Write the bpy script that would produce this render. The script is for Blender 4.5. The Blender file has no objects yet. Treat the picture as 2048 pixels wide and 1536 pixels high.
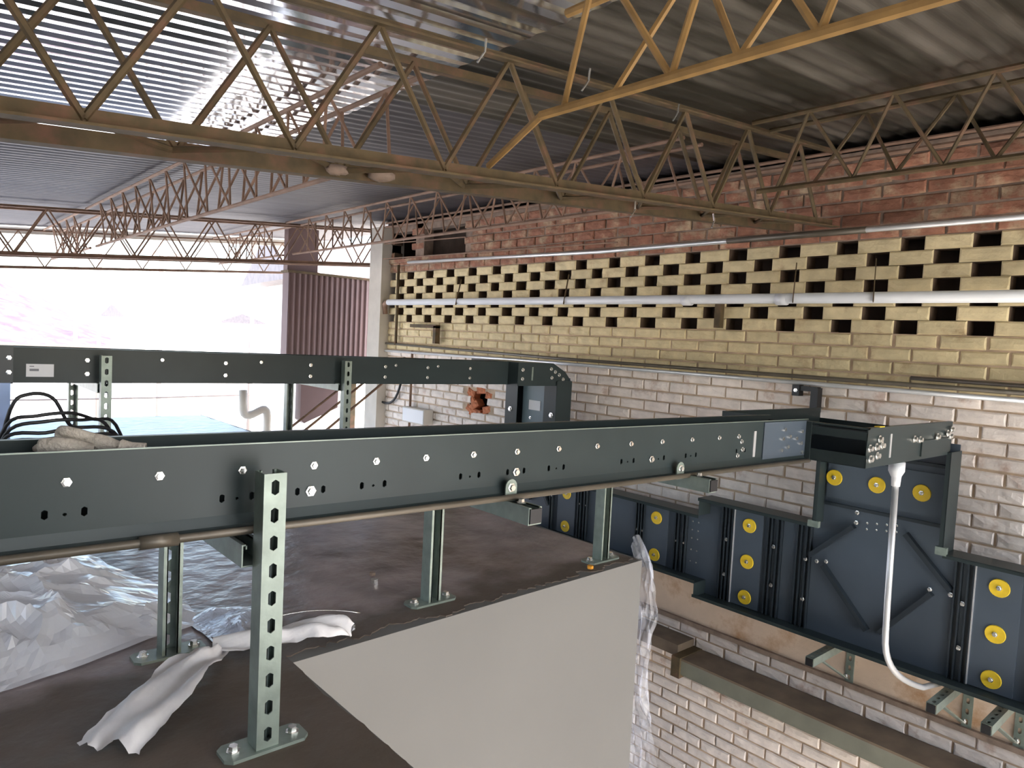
import bpy, math, random
from mathutils import Vector, Matrix, noise
random.seed(7)
C = bpy.context.scene.collection
scene = bpy.context.scene
pi = math.pi

# ------------------------------------------------------------------ camera
cam_d = bpy.data.cameras.new('camera')
cam = bpy.data.objects.new('camera', cam_d); C.objects.link(cam)
cam_d.sensor_fit = 'HORIZONTAL'; cam_d.sensor_width = 36.0
cam_d.lens = 1430.57 * 36.0 / 2048.0
cam_d.clip_start = 0.02; cam_d.clip_end = 600
R = Matrix(((0.75078294, 0.00184694, -0.66054641),
            (-0.65861956, 0.07846937, -0.74837346),
            (0.05045046, 0.99691481, 0.0601299)))
cam.matrix_world = Matrix.Translation((0, 0, 0.76)) @ R.to_4x4()
scene.camera = cam

# ------------------------------------------------------------------ light
world = bpy.data.worlds.new('world'); scene.world = world; world.use_nodes = True
wn = world.node_tree.nodes; wl = world.node_tree.links
for n in list(wn): wn.remove(n)
wo = wn.new('ShaderNodeOutputWorld'); bg = wn.new('ShaderNodeBackground'); sky = wn.new('ShaderNodeTexSky')
sky.sky_type = 'NISHITA'; sky.sun_disc = False
sky.sun_elevation = math.radians(48); sky.sun_rotation = math.radians(168)
sky.air_density = 1.0; sky.dust_density = 2.5; sky.ozone_density = 1.0
bg.inputs['Strength'].default_value = 0.60
wl.new(sky.outputs[0], bg.inputs[0]); wl.new(bg.outputs[0], wo.inputs[0])
sun_d = bpy.data.lights.new('sun', 'SUN'); sun = bpy.data.objects.new('sun', sun_d); C.objects.link(sun)
sun_d.energy = 10.0; sun_d.angle = math.radians(0.6); sun_d.color = (1.0, 0.95, 0.88)
sun.rotation_euler = Vector((0.14, -0.66, 0.74)).to_track_quat('Z', 'Y').to_euler()
scene.view_settings.view_transform = 'Standard'
scene.view_settings.look = 'None'
scene.view_settings.exposure = 1.02
scene.view_settings.gamma = 1.0
scene.view_settings.use_curve_mapping = False

# ------------------------------------------------------------------ materials
def new_mat(name):
    m = bpy.data.materials.new(name); m.use_nodes = True
    nt = m.node_tree; b = nt.nodes['Principled BSDF']
    return m, nt, b
def plain(name, col, rough=0.6, metal=0.0, spec=None, var=0.0, scale=8.0, bump=0.0, bscale=40.0, obj_var=0.0, stain=None, stain_scale=3.0, stain_amt=0.5, stretch=(1, 1, 1)):
    m, nt, b = new_mat(name)
    N = nt.nodes; Lk = nt.links
    b.inputs['Roughness'].default_value = rough; b.inputs['Metallic'].default_value = metal
    if spec is not None: b.inputs['Specular IOR Level'].default_value = spec
    geo = N.new('ShaderNodeNewGeometry')
    mp = N.new('ShaderNodeMapping'); mp.inputs['Scale'].default_value = stretch
    Lk.new(geo.outputs['Position'], mp.inputs['Vector'])
    col_out = None
    rgb = N.new('ShaderNodeRGB'); rgb.outputs[0].default_value = (*col, 1); col_out = rgb.outputs[0]
    if stain:
        nz = N.new('ShaderNodeTexNoise'); nz.inputs['Scale'].default_value = stain_scale; nz.inputs['Detail'].default_value = 6; nz.inputs['Roughness'].default_value = 0.65
        Lk.new(mp.outputs[0], nz.inputs['Vector'])
        cr = N.new('ShaderNodeValToRGB'); cr.color_ramp.elements[0].position = 0.62 - 0.3 * stain_amt; cr.color_ramp.elements[1].position = 0.80 - 0.3 * stain_amt
        Lk.new(nz.outputs[0], cr.inputs[0])
        mx = N.new('ShaderNodeMixRGB'); mx.inputs[2].default_value = (*stain, 1)
        Lk.new(cr.outputs[0], mx.inputs[0]); Lk.new(col_out, mx.inputs[1]); col_out = mx.outputs[0]
    if var > 0:
        nz = N.new('ShaderNodeTexNoise'); nz.inputs['Scale'].default_value = scale; nz.inputs['Detail'].default_value = 5
        Lk.new(mp.outputs[0], nz.inputs['Vector'])
        mr = N.new('ShaderNodeMapRange'); mr.inputs['From Min'].default_value = 0.25; mr.inputs['From Max'].default_value = 0.75
        mr.inputs['To Min'].default_value = 1 - var; mr.inputs['To Max'].default_value = 1 + var
        Lk.new(nz.outputs[0], mr.inputs[0])
        mx = N.new('ShaderNodeMixRGB'); mx.blend_type = 'MULTIPLY'; mx.inputs[0].default_value = 1
        Lk.new(col_out, mx.inputs[1]); Lk.new(mr.outputs[0], mx.inputs[2]); col_out = mx.outputs[0]
    if obj_var > 0:
        oi = N.new('ShaderNodeObjectInfo'); mr = N.new('ShaderNodeMapRange')
        mr.inputs['To Min'].default_value = 1 - obj_var; mr.inputs['To Max'].default_value = 1 + obj_var
        Lk.new(oi.outputs['Random'], mr.inputs[0])
        mx = N.new('ShaderNodeMixRGB'); mx.blend_type = 'MULTIPLY'; mx.inputs[0].default_value = 1
        Lk.new(col_out, mx.inputs[1]); Lk.new(mr.outputs[0], mx.inputs[2]); col_out = mx.outputs[0]
    Lk.new(col_out, b.inputs['Base Color'])
    if bump > 0:
        nz = N.new('ShaderNodeTexNoise'); nz.inputs['Scale'].default_value = bscale; nz.inputs['Detail'].default_value = 4
        Lk.new(mp.outputs[0], nz.inputs['Vector'])
        bp = N.new('ShaderNodeBump'); bp.inputs['Strength'].default_value = bump; bp.inputs['Distance'].default_value = 0.01
        Lk.new(nz.outputs[0], bp.inputs['Height']); Lk.new(bp.outputs[0], b.inputs['Normal'])
    return m

M = {}
M['tray'] = plain('tray_paint', (0.030, 0.041, 0.042), 0.34, 0.0, 0.22, var=0.12, scale=5)
M['duct'] = plain('duct_paint', (0.068, 0.088, 0.112), 0.40, 0.0, 0.5, var=0.12, scale=4)
M['duct_dark'] = plain('duct_dark', (0.022, 0.03, 0.038), 0.4)
M['galv'] = plain('galvanised_strut', (0.23, 0.275, 0.24), 0.42, 0.4, var=0.2, scale=25, bump=0.05, bscale=90)
M['zinc'] = plain('zinc_bolt', (0.85, 0.85, 0.82), 0.22, 0.9)
M['conduit'] = plain('conduit_metal', (0.70, 0.71, 0.72), 0.35, 0.6, var=0.1)
M['conduit_dull'] = plain('dull_conduit', (0.115, 0.098, 0.075), 0.42, 0.3, var=0.2, scale=12)
M['plaster_pale'] = plain('pale_plaster', (0.55, 0.51, 0.45), 0.75, var=0.08)
M['pvc'] = plain('grey_white_pipe', (0.72, 0.74, 0.76), 0.35, var=0.05)
M['yellow'] = plain('yellow_washer', (0.80, 0.55, 0.03), 0.45, var=0.06, scale=60)
M['rust'] = plain('rusty_bar', (0.095, 0.066, 0.030), 0.75, 0.1, var=0.35, scale=18, stain=(0.12, 0.06, 0.035), stain_scale=9, stain_amt=0.4)
M['ochre'] = plain('ochre_bar', (0.30, 0.175, 0.055), 0.7, 0.0, var=0.25, scale=18)
M['rust_pink'] = plain('red_brown_bar', (0.23, 0.14, 0.095), 0.75, 0.0, var=0.3, scale=10)
M['roof_new'] = plain('galvanised_sheet', (0.72, 0.73, 0.76), 0.10, 0.95, var=0.1, scale=2.5, obj_var=0.12, bump=0.03, bscale=15)
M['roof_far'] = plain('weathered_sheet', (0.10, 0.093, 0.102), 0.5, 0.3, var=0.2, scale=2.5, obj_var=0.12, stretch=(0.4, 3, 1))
M['roof_old'] = plain('stained_old_sheet', (0.15, 0.135, 0.115), 0.45, 0.35, var=0.45, scale=2.2, obj_var=0.12, stain=(0.035, 0.032, 0.024), stain_scale=1.6, stain_amt=0.75, stretch=(0.35, 2.5, 1))
M['floor'] = plain('dirty_screed', (0.27, 0.22, 0.215), 0.34, 0.0, 0.6, var=0.42, scale=6, bump=0.7, bscale=14, stain=(0.12, 0.085, 0.07), stain_scale=2.2, stain_amt=0.5)
def dirt_patch(m):
    """brown grime along the front of the slab, with a ragged border"""
    nt = m.node_tree; N = nt.nodes; Lk = nt.links; b = N['Principled BSDF']
    src = b.inputs['Base Color'].links[0].from_socket
    geo = N.new('ShaderNodeNewGeometry'); sp = N.new('ShaderNodeSeparateXYZ'); Lk.new(geo.outputs['Position'], sp.inputs[0])
    nz = N.new('ShaderNodeTexNoise'); nz.inputs['Scale'].default_value = 5; nz.inputs['Detail'].default_value = 6; Lk.new(geo.outputs['Position'], nz.inputs['Vector'])
    ad = N.new('ShaderNodeMath'); ad.operation = 'MULTIPLY_ADD'; ad.inputs[1].default_value = 0.35; Lk.new(nz.outputs[0], ad.inputs[0]); Lk.new(sp.outputs[1], ad.inputs[2])
    mr = N.new('ShaderNodeMapRange'); mr.inputs['From Min'].default_value = 1.80; mr.inputs['From Max'].default_value = 1.92; mr.inputs['To Min'].default_value = 0.9; mr.inputs['To Max'].default_value = 0.0
    Lk.new(ad.outputs[0], mr.inputs[0])
    mx = N.new('ShaderNodeMixRGB'); mx.inputs[2].default_value = (0.085, 0.062, 0.042, 1)
    Lk.new(mr.outputs[0], mx.inputs[0]); Lk.new(src, mx.inputs[1]); Lk.new(mx.outputs[0], b.inputs['Base Color'])
    m2 = N.new('ShaderNodeMapRange'); m2.inputs['To Min'].default_value = 0.33; m2.inputs['To Max'].default_value = 0.62; Lk.new(mr.outputs[0], m2.inputs[0]); Lk.new(m2.outputs[0], b.inputs['Roughness'])
dirt_patch(M['floor'])
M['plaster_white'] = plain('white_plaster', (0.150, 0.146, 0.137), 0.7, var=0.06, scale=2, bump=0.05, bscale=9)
M['mortar'] = plain('mortar', (0.26, 0.19, 0.145), 0.9, var=0.3, scale=20, bump=0.2)
M['brick_cream'] = plain('cream_painted_brick', (0.66, 0.55, 0.325), 0.75, var=0.16, scale=14, obj_var=0.07, bump=0.4, bscale=45, stain=(0.42, 0.28, 0.15), stain_scale=6, stain_amt=0.12)
M['brick_white'] = plain('white_painted_brick', (0.86, 0.765, 0.69), 0.75, var=0.14, scale=14, obj_var=0.06, bump=0.4, bscale=45, stain=(0.45, 0.25, 0.16), stain_scale=5, stain_amt=0.16)
M['brick_red'] = plain('bare_red_brick', (0.29, 0.13, 0.08), 0.85, var=0.3, scale=16, obj_var=0.28, bump=0.5, bscale=50, stain=(0.42, 0.31, 0.20), stain_scale=7, stain_amt=0.42)
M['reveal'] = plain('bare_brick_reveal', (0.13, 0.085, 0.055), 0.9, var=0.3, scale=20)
M['mortar_paint'] = plain('painted_mortar', (0.50, 0.37, 0.26), 0.9, var=0.3, scale=12, bump=0.3)
M['plaster_old'] = plain('old_peach_plaster', (0.66, 0.52, 0.40), 0.85, var=0.15, scale=4, bump=0.3, stain=(0.40, 0.24, 0.13), stain_scale=4, stain_amt=0.3)
M['dark_backing'] = plain('dark_backing_brown', (0.10, 0.07, 0.055), 0.9, var=0.3)  # dark brown for the backing added behind the pierced courses
M['beam_green'] = plain('beam_green', (0.20, 0.20, 0.155), 0.6, var=0.15)
M['beam_dirt'] = plain('beam_dirt', (0.17, 0.125, 0.085), 0.85, var=0.3)
M['chute'] = plain('brown_sheet', (0.125, 0.075, 0.072), 0.55, 0.15, var=0.12, scale=3)
M['black'] = plain('black_rubber', (0.012, 0.012, 0.014), 0.45)
M['label'] = plain('paper_label', (0.80, 0.80, 0.82), 0.6)
M['ink'] = plain('grey_print', (0.25, 0.25, 0.28), 0.6)
M['glove'] = plain('dirty_glove_knit', (0.42, 0.38, 0.33), 0.9, var=0.35, scale=30, bump=0.5, bscale=160)
M['cloth'] = plain('white_wrap', (0.74, 0.72, 0.72), 0.7, var=0.08, scale=20, bump=0.2, bscale=30)
M['ground'] = plain('pale_yard', (0.66, 0.63, 0.58), 0.9, var=0.12, scale=0.4)
M['hill'] = plain('hill_houses', (0.09, 0.062, 0.085), 0.9, var=0.5, scale=0.5, stain=(0.20, 0.14, 0.15), stain_scale=0.9, stain_amt=0.5)
M['house'] = plain('pale_house', (0.72, 0.68, 0.62), 0.85, var=0.1)
M['house_roof'] = plain('pale_roof', (0.20, 0.17, 0.165), 0.7, var=0.2)
M['wood_pole'] = plain('pole', (0.22, 0.18, 0.16), 0.8)
M['blue'] = plain('pale_blue_sheet', (0.30, 0.42, 0.70), 0.5)
M['teal'] = plain('pale_teal_panel', (0.14, 0.20, 0.235), 0.4)
M['foil'] = plain('silver_foil', (0.55, 0.60, 0.70), 0.35, 0.4, var=0.2, scale=30, bump=0.6, bscale=60)
M['orange'] = plain('orange_bit', (0.75, 0.33, 0.03), 0.6)
def plastic(lo, hi):
    m, nt, b = new_mat('clear_plastic_film'); N = nt.nodes; Lk = nt.links
    b.inputs['Base Color'].default_value = (0.93, 0.94, 0.98, 1); b.inputs['Roughness'].default_value = 0.16
    b.inputs['Specular IOR Level'].default_value = 0.8
    tr = N.new('ShaderNodeBsdfTranslucent'); tr.inputs[0].default_value = (0.8, 0.84, 0.95, 1)
    tp = N.new('ShaderNodeBsdfTransparent'); tp.inputs[0].default_value = (0.95, 0.96, 1.0, 1)
    m1 = N.new('ShaderNodeMixShader'); m1.inputs[0].default_value = 0.25
    m2 = N.new('ShaderNodeMixShader')
    nz = N.new('ShaderNodeTexNoise'); nz.inputs['Scale'].default_value = 6; nz.inputs['Detail'].default_value = 4
    geo = N.new('ShaderNodeNewGeometry'); Lk.new(geo.outputs['Position'], nz.inputs['Vector'])
    mr = N.new('ShaderNodeMapRange'); mr.inputs['From Min'].default_value = 0.3; mr.inputs['From Max'].default_value = 0.7
    mr.inputs['To Min'].default_value = lo; mr.inputs['To Max'].default_value = hi
    Lk.new(nz.outputs[0], mr.inputs[0])
    out = nt.nodes['Material Output']
    Lk.new(b.outputs[0], m1.inputs[1]); Lk.new(tr.outputs[0], m1.inputs[2])
    Lk.new(mr.outputs[0], m2.inputs[0]); Lk.new(m1.outputs[0], m2.inputs[1]); Lk.new(tp.outputs[0], m2.inputs[2])
    Lk.new(m2.outputs[0], out.inputs['Surface'])
    return m
M['plastic'] = plastic(0.0, 0.14)
M['thin_film'] = plastic(0.60, 0.93)

# ------------------------------------------------------------------ helpers
class MB:
    def __init__(s): s.v = []; s.f = []
    def add(s, vs, fs):
        o = len(s.v); s.v += [tuple(x) for x in vs]; s.f += [tuple(i + o for i in f) for f in fs]; return s
    def box(s, a, b):
        x0, y0, z0 = [min(a[i], b[i]) for i in range(3)]; x1, y1, z1 = [max(a[i], b[i]) for i in range(3)]
        return s.add([(x0, y0, z0), (x1, y0, z0), (x1, y1, z0), (x0, y1, z0), (x0, y0, z1), (x1, y0, z1), (x1, y1, z1), (x0, y1, z1)],
                     [(0, 3, 2, 1), (4, 5, 6, 7), (0, 1, 5, 4), (1, 2, 6, 5), (2, 3, 7, 6), (3, 0, 4, 7)])
    def obox(s, p, q, w, h, up=(0, 0, 1)):
        """bar from p to q, w across, h along up"""
        p = Vector(p); q = Vector(q); d = (q - p).normalized(); sd = d.cross(Vector(up)).normalized(); u = sd.cross(d)
        vs = []
        for c in (p, q):
            for a, b in ((-1, -1), (1, -1), (1, 1), (-1, 1)): vs.append(c + sd * (a * w / 2) + u * (b * h / 2))
        return s.add(vs, [(0, 1, 2, 3), (7, 6, 5, 4), (0, 4, 5, 1), (1, 5, 6, 2), (2, 6, 7, 3), (3, 7, 4, 0)])
    def tube(s, pts, r, n=8, cap=True):
        pts = [Vector(p) for p in pts]; o = len(s.v); k = len(pts)
        ref = None
        for i, p in enumerate(pts):
            d = (pts[min(i + 1, k - 1)] - pts[max(i - 1, 0)]).normalized()
            if ref is None:
                ref = Vector((0, 0, 1)) if abs(d.z) < 0.9 else Vector((1, 0, 0))
            a = (ref - d * ref.dot(d)).normalized(); ref = a; b = d.cross(a)
            rr = r[i] if isinstance(r, (list, tuple)) else r
            for j in range(n):
                t = 2 * pi * j / n; s.v.append(tuple(p + a * (math.cos(t) * rr) + b * (math.sin(t) * rr)))
        for i in range(k - 1):
            for j in range(n):
                s.f.append((o + i * n + j, o + i * n + (j + 1) % n, o + (i + 1) * n + (j + 1) % n, o + (i + 1) * n + j))
        if cap:
            s.f.append(tuple(o + j for j in reversed(range(n)))); s.f.append(tuple(o + (k - 1) * n + j for j in range(n)))
        return s
    def prism(s, poly, z0, z1):
        n = len(poly)
        return s.add([(x, y, z0) for x, y in poly] + [(x, y, z1) for x, y in poly],
                     [tuple(reversed(range(n))), tuple(range(n, 2 * n))] + [(i, (i + 1) % n, n + (i + 1) % n, n + i) for i in range(n)])
    def slotplate(s, L, v0, v1, t, slots):
        """plate in local u (x) / v (z), thickness t in +y from y=0; slots sorted along u, each (u, v, w, h)"""
        def ring(u0, u1, sl):
            if sl is None:
                s.add([(u0, 0, v0), (u1, 0, v0), (u1, 0, v1), (u0, 0, v1), (u0, t, v0), (u1, t, v0), (u1, t, v1), (u0, t, v1)],
                      [(0, 1, 2, 3), (7, 6, 5, 4), (0, 4, 5, 1), (3, 2, 6, 7)])
                return
            uc, vc, w, h = sl; c = min(w, h) * 0.32
            if h >= w: ins = [(-w/2, -h/2 + c), (0, -h/2), (w/2, -h/2 + c), (w/2, 0), (w/2, h/2 - c), (0, h/2), (-w/2, h/2 - c), (-w/2, 0)]
            else: ins = [(-w/2 + c, -h/2), (0, -h/2), (w/2 - c, -h/2), (w/2, 0), (w/2 - c, h/2), (0, h/2), (-w/2 + c, h/2), (-w/2, 0)]
            out = [(u0, v0), (uc, v0), (u1, v0), (u1, vc), (u1, v1), (uc, v1), (u0, v1), (u0, vc)]
            vs = [(uc + a, 0, vc + b) for a, b in ins] + [(a, 0, b) for a, b in out] + [(uc + a, t, vc + b) for a, b in ins] + [(a, t, b) for a, b in out]
            fs = []
            for i in range(8):
                j = (i + 1) % 8
                fs += [(8 + i, 8 + j, j, i), (16 + i, 16 + j, 24 + j, 24 + i), (i, j, 16 + j, 16 + i)]
            fs += [(8, 24, 25, 9), (9, 25, 26, 10), (12, 28, 29, 13), (13, 29, 30, 14)]
            s.add(vs, fs)
        u = 0.0
        for sl in slots:
            a = sl[0] - sl[2] / 2 - 0.003; b = sl[0] + sl[2] / 2 + 0.003
            if a > u + 1e-5: ring(u, a, None)
            ring(max(u, a), b, sl); u = b
        if u < L: ring(u, L, None)
        s.add([(0, 0, v0), (0, 0, v1), (0, t, v1), (0, t, v0)], [(0, 1, 2, 3)]); s.add([(L, 0, v0), (L, t, v0), (L, t, v1), (L, 0, v1)], [(0, 1, 2, 3)])
        return s
    def xf(s, m): s.v = [tuple(m @ Vector(x)) for x in s.v]; return s
    def mesh(s, name, mat, smooth=False):
        me = bpy.data.meshes.new(name); me.from_pydata(s.v, [], s.f); me.validate(); me.update()
        if mat: me.materials.append(M[mat])
        if smooth: me.polygons.foreach_set('use_smooth', [True] * len(me.polygons))
        return me
    def build(s, name, mat, parent=None, smooth=False, loc=None):
        return link(name, s.mesh(name, mat, smooth), parent, loc)
def link(name, me, parent=None, loc=None, rot=None, scale=None):
    o = bpy.data.objects.new(name, me); C.objects.link(o)
    if parent: o.parent = parent
    if loc is not None: o.location = loc
    if rot is not None: o.rotation_euler = rot
    if scale is not None: o.scale = scale
    return o
def tag(o, label=None, cat=None, group=None, kind=None):
    if label: o['label'] = label
    if cat: o['category'] = cat
    if group: o['group'] = group
    if kind: o['kind'] = kind
    return o
def thing(name, label, cat, loc=(0, 0, 0), group=None, rot=None):
    return tag(link(name, None, None, loc, rot), label, cat, group)
def bez(p0, p1, p2, p3, n=12):
    out = []
    for i in range(n + 1):
        t = i / n; out.append(tuple(((1-t)**3)*a + 3*t*(1-t)**2*b + 3*t*t*(1-t)*c + t**3*d for a, b, c, d in zip(p0, p1, p2, p3)))
    return out
_bolt = {}
def bolt_mesh(r, h, mat='zinc', n=6):
    k = (r, h, mat, n)
    if k not in _bolt:
        mb = MB()   # axis -y, head sticking out to -y
        ring = lambda rr, y: [(math.cos(2*pi*i/n)*rr, y, math.sin(2*pi*i/n)*rr) for i in range(n)]
        vs = ring(r * 1.45, 0) + ring(r * 1.45, -h*0.25) + ring(r, -h*0.3) + ring(r*0.9, -h)
        fs = [tuple(3*n + i for i in range(n))]
        for k2 in range(3):
            for i in range(n): fs.append((k2*n + i, k2*n + (i+1) % n, (k2+1)*n + (i+1) % n, (k2+1)*n + i))
        mb.add(vs, fs); _bolt[k] = mb.mesh('bolt', mat)
    return _bolt[k]
def bolt(parent, loc, face='-y', r=0.006, h=0.006, mat='zinc'):
    rot = {'-y': (0, 0, 0), '-x': (0, 0, -pi/2), 'z': (-pi/2, 0, 0), 'x': (0, 0, pi/2)}[face]
    return link('bolt', bolt_mesh(r, h, mat), parent, loc, rot)

def roof_z(x): return 1.56 + 0.08 * x

# ------------------------------------------------------------------ ground, slab, block
g = MB(); 
nx = 10
g.add([(-150, -60, -2.6), (150, -60, -2.6), (150, 180, -2.6), (-150, 180, -2.6)], [(0, 1, 2, 3)])
tag(g.build('ground', 'ground'), 'pale sunlit ground of the yard and street outside', kind='structure')

def jag(p, q, step, amp, inward):
    p = Vector(p); q = Vector(q); n = max(2, int((q - p).length / step)); d = (q - p).normalized(); nn = Vector(inward)
    out = []
    for i in range(n):
        t = i / n; w = p.lerp(q, t)
        k = amp * (0.5 + noise.noise(Vector((w.x * 9, w.y * 9, 3.1))) + 0.6 * noise.noise(Vector((w.x * 31, w.y * 31, 8.2))) + 0.45 * noise.noise(Vector((w.x * 83, w.y * 83, 1.2))))
        out.append(tuple(w + nn * max(0.0, k)))
    return out
poly = [(-3.5, -3.0), (0.70, -3.0)]
poly += jag((0.70, -0.6), (0.705, 1.515), 0.03, 0.010, (-1, 0))
poly += jag((0.705, 1.515), (2.04, 1.575), 0.011, 0.042, (0, 1))
poly += jag((2.04, 1.575), (2.03, 6.3), 0.05, 0.012, (-1, 0))
poly += jag((2.03, 6.3), (-3.5, 6.3), 0.12, 0.05, (0, -1))
tag(MB().prism(poly, -0.05, 0.0).build('floor', 'floor'), 'dirty dark screed top of the mezzanine slab', kind='structure')
blk = [(-3.5, -3.0), (0.705, -3.0), (0.705, 1.512), (2.05, 1.568), (2.045, 6.3), (-3.5, 6.3)]
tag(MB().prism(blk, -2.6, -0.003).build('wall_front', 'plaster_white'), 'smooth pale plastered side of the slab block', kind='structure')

tag(MB().box((-3.7, -3.2, -2.6), (-3.6, 2.6, 1.30)).build('added_wall_left', 'plaster_pale'), 'plain unseen wall on the left, added to cut side light', kind='structure')  # added out of view to dim the light on the brick wall
tag(MB().box((-3.7, -3.3, -2.6), (0.9, -3.2, 0.9)).build('added_wall_behind', 'plaster_pale'), 'plain unseen wall behind the camera, added to cut light from the back', kind='structure')  # added out of view, sized to limit light from the rear
# ------------------------------------------------------------------ brick wall
XW = 3.80; CH = 0.0685; BP = 0.2055
ZB = 0.926 - CH / 2                        # underside of the lowest pierced course
wall = MB()
def wbox(y0, y1, z0, z1, x0=XW + 0.012, x1=XW + 0.115): wall.box((x0, y0, z0), (x1, y1, z1))
HY0, HY1, HZ0, HZ1 = 4.60, 4.86, 0.135, 0.315     # knocked-out hole
wbox(-3.0, HY0, -2.6, ZB); wbox(HY1, 6.45, -2.6, ZB); wbox(HY0, HY1, -2.6, HZ0); wbox(HY0, HY1, HZ1, ZB)
ZT = ZB + 7 * CH
up = wall; low_v, low_f = list(wall.v), list(wall.f)
wall = MB()
wbox(-3.0, 5.02, ZT, 1.83); wbox(5.66, 5.80, ZT, 1.83); wbox(6.22, 6.45, ZT, 1.83)
wbox(5.02, 5.66, ZT, 1.50); wbox(5.80, 6.22, ZT, 1.50); wbox(5.02, 6.22, 1.76, 1.83)
upper = wall; wall = MB(); wall.v, wall.f = low_v, low_f
wbox(-3.0, -0.3, ZB, ZT)
wall_right = tag(wall.build('wall_right', 'mortar_paint'), 'long brick wall with cream paint, pierced courses and bare red top', kind='structure')
upper.build('upper_mortar', 'mortar', wall_right)
back = MB().box((4.30, -3.0, -2.6), (4.36, 6.45, 2.0)).box((3.9, 6.40, -2.6), (4.36, 6.46, 2.0)).box((3.9, -3.06, -2.6), (4.36, -3.0, 2.0))  # closed box added so the brickwork holes stay dark
tag(back.build('backing_box', 'dark_backing'), 'dark backing box added behind the pierced brickwork to keep its holes dark', kind='structure')

def brick_mesh(l, h, d, seed, name):
    """uneven painted front (4 x 2 cells), rounded edge, bare sides; face material index 0 = front, 1 = reveal"""
    rnd = random.Random(seed); mb = MB(); nu, nv = 4, 2; e = 0.007
    us = [-l/2 + e, -l/4, 0, l/4, l/2 - e]; vs_ = [-h/2 + e, 0, h/2 - e]
    vs = []
    for v in vs_:
        for u in us:
            edge = (u in (us[0], us[-1])) or v != 0
            vs.append((0.0035 * edge + rnd.uniform(-0.0025, 0.0025), u + rnd.uniform(-.003, .003), v + rnd.uniform(-.002, .002)))
    fs = []
    for j in range(nv):
        for i in range(nu): a_ = j * 5 + i; fs.append((a_, a_ + 5, a_ + 6, a_ + 1))
    o = len(vs)
    vs += [(0.012, -l/2, -h/2), (0.012, l/2, -h/2), (0.012, l/2, h/2), (0.012, -l/2, h/2), (d, -l/2, -h/2), (d, l/2, -h/2), (d, l/2, h/2), (d, -l/2, h/2)]
    fs += [(0, 1, 2, 3, 4, o + 1, o), (4, 9, 14, o + 2, o + 1), (14, 13, 12, 11, 10, o + 3, o + 2), (10, 5, 0, o, o + 3)]
    mb.nfront = len(fs)
    fs += [(o, o + 1, o + 5, o + 4), (o + 1, o + 2, o + 6, o + 5), (o + 2, o + 3, o + 7, o + 6), (o + 3, o, o + 4, o + 7), (o + 4, o + 5, o + 6, o + 7)]
    mb.add(vs, fs); return mb
NF, NB = 12, 17
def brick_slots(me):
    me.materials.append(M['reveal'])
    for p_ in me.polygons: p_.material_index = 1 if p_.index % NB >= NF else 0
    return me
bricks = []   # (y, z, length, height, matname)
z = ZB - CH / 2; row = 0
k0 = -48
for r_ in range(k0, 15):
    zc = ZB + CH / 2 + r_ * CH
    if zc > 1.80: break
    pierced = 0 <= r_ < 7
    if pierced:
        off = 1.069 + (0.16 if r_ % 2 else 0.0) + 0.16
        n0 = int((-0.3 - off) / 0.3195); y = off + n0 * 0.3195
        while y < 6.25:
            if y > -0.2: bricks.append((y + random.uniform(-.006, .006), zc, 0.208 + random.uniform(-.008, .008), CH - 0.001, 'brick_cream'))
            y += 0.3195
        continue
    y = -0.2 + (BP / 2 if r_ % 2 else 0) + random.uniform(-.01, .01)
    while y < 6.30:
        skip = False
        if HY0 - 0.03 < y < HY1 + 0.03 and HZ0 - 0.02 < zc < HZ1 + 0.02: skip = True
        if zc > 1.49 and (5.0 < y < 5.70 or 5.78 < y < 6.25) and zc < 1.78: skip = True
        if -0.92 < zc < -0.62 and y < 3.2: skip = True
        if not skip:
            if r_ >= 7: mt = 'brick_red'
            elif zc > 0.60: mt = 'brick_cream'
            else: mt = 'brick_white'
            bricks.append((y, zc, BP - 0.008 + random.uniform(-.006, .006), CH - 0.008 + random.uniform(-.002, .002), mt))
        y += BP
# bricks of the band just under the roof get patches of red only
def score(b):
    y, zc = b[0], b[1]
    v = R.transposed() @ (Vector((XW, y, zc)) - Vector((0, 0, 0.76)))
    px = 1024 + 1430.57 * v.x / -v.z; py = 768 - 1430.57 * v.y / -v.z
    if v.z > -0.1 or not (-60 < px < 2110 and -40 < py < 1600): return 99
    if zc < -0.05 and zc > -0.64 and y < 4.0: return 50
    return -v.z
bricks.sort(key=score)
var = {}
for mt in ('brick_cream', 'brick_white', 'brick_red'):
    var[mt] = [brick_slots(brick_mesh(1.0 * 0.2, 0.06, 0.105, i * 3 + 1, 'brick').mesh('brick', mt)) for i in range(6)]
rest = {'brick_cream': MB(), 'brick_white': MB(), 'brick_red': MB()}
for i, (y, zc, l, h, mt) in enumerate(bricks):
    dx = random.uniform(-0.004, 0.003)
    if mt == 'brick_red': dx += random.uniform(-0.004, 0.006)
    if i < 300:
        link('brick', random.choice(var[mt]), wall_right, (XW + dx, y, zc), (random.uniform(-.012, .012), 0, random.uniform(-.012, .012)), (1, l / 0.2, h / 0.06))
    else:
        b = brick_mesh(l, h, 0.105, i, 'b'); b.xf(Matrix.Translation((XW + dx, y, zc))); rest[mt].add(b.v, b.f)
for mt, mb in rest.items():
    o = mb.build('remaining_bricks', mt, wall_right); o['kind'] = 'stuff'; brick_slots(o.data)
M['fresh'] = plain('fresh_broken_brick', (0.55, 0.19, 0.09), 0.9, var=0.3, scale=30, bump=0.6)
fresh = brick_mesh(0.2, 0.06, 0.09, 77, 'b').mesh('broken_brick', 'fresh')
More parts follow.
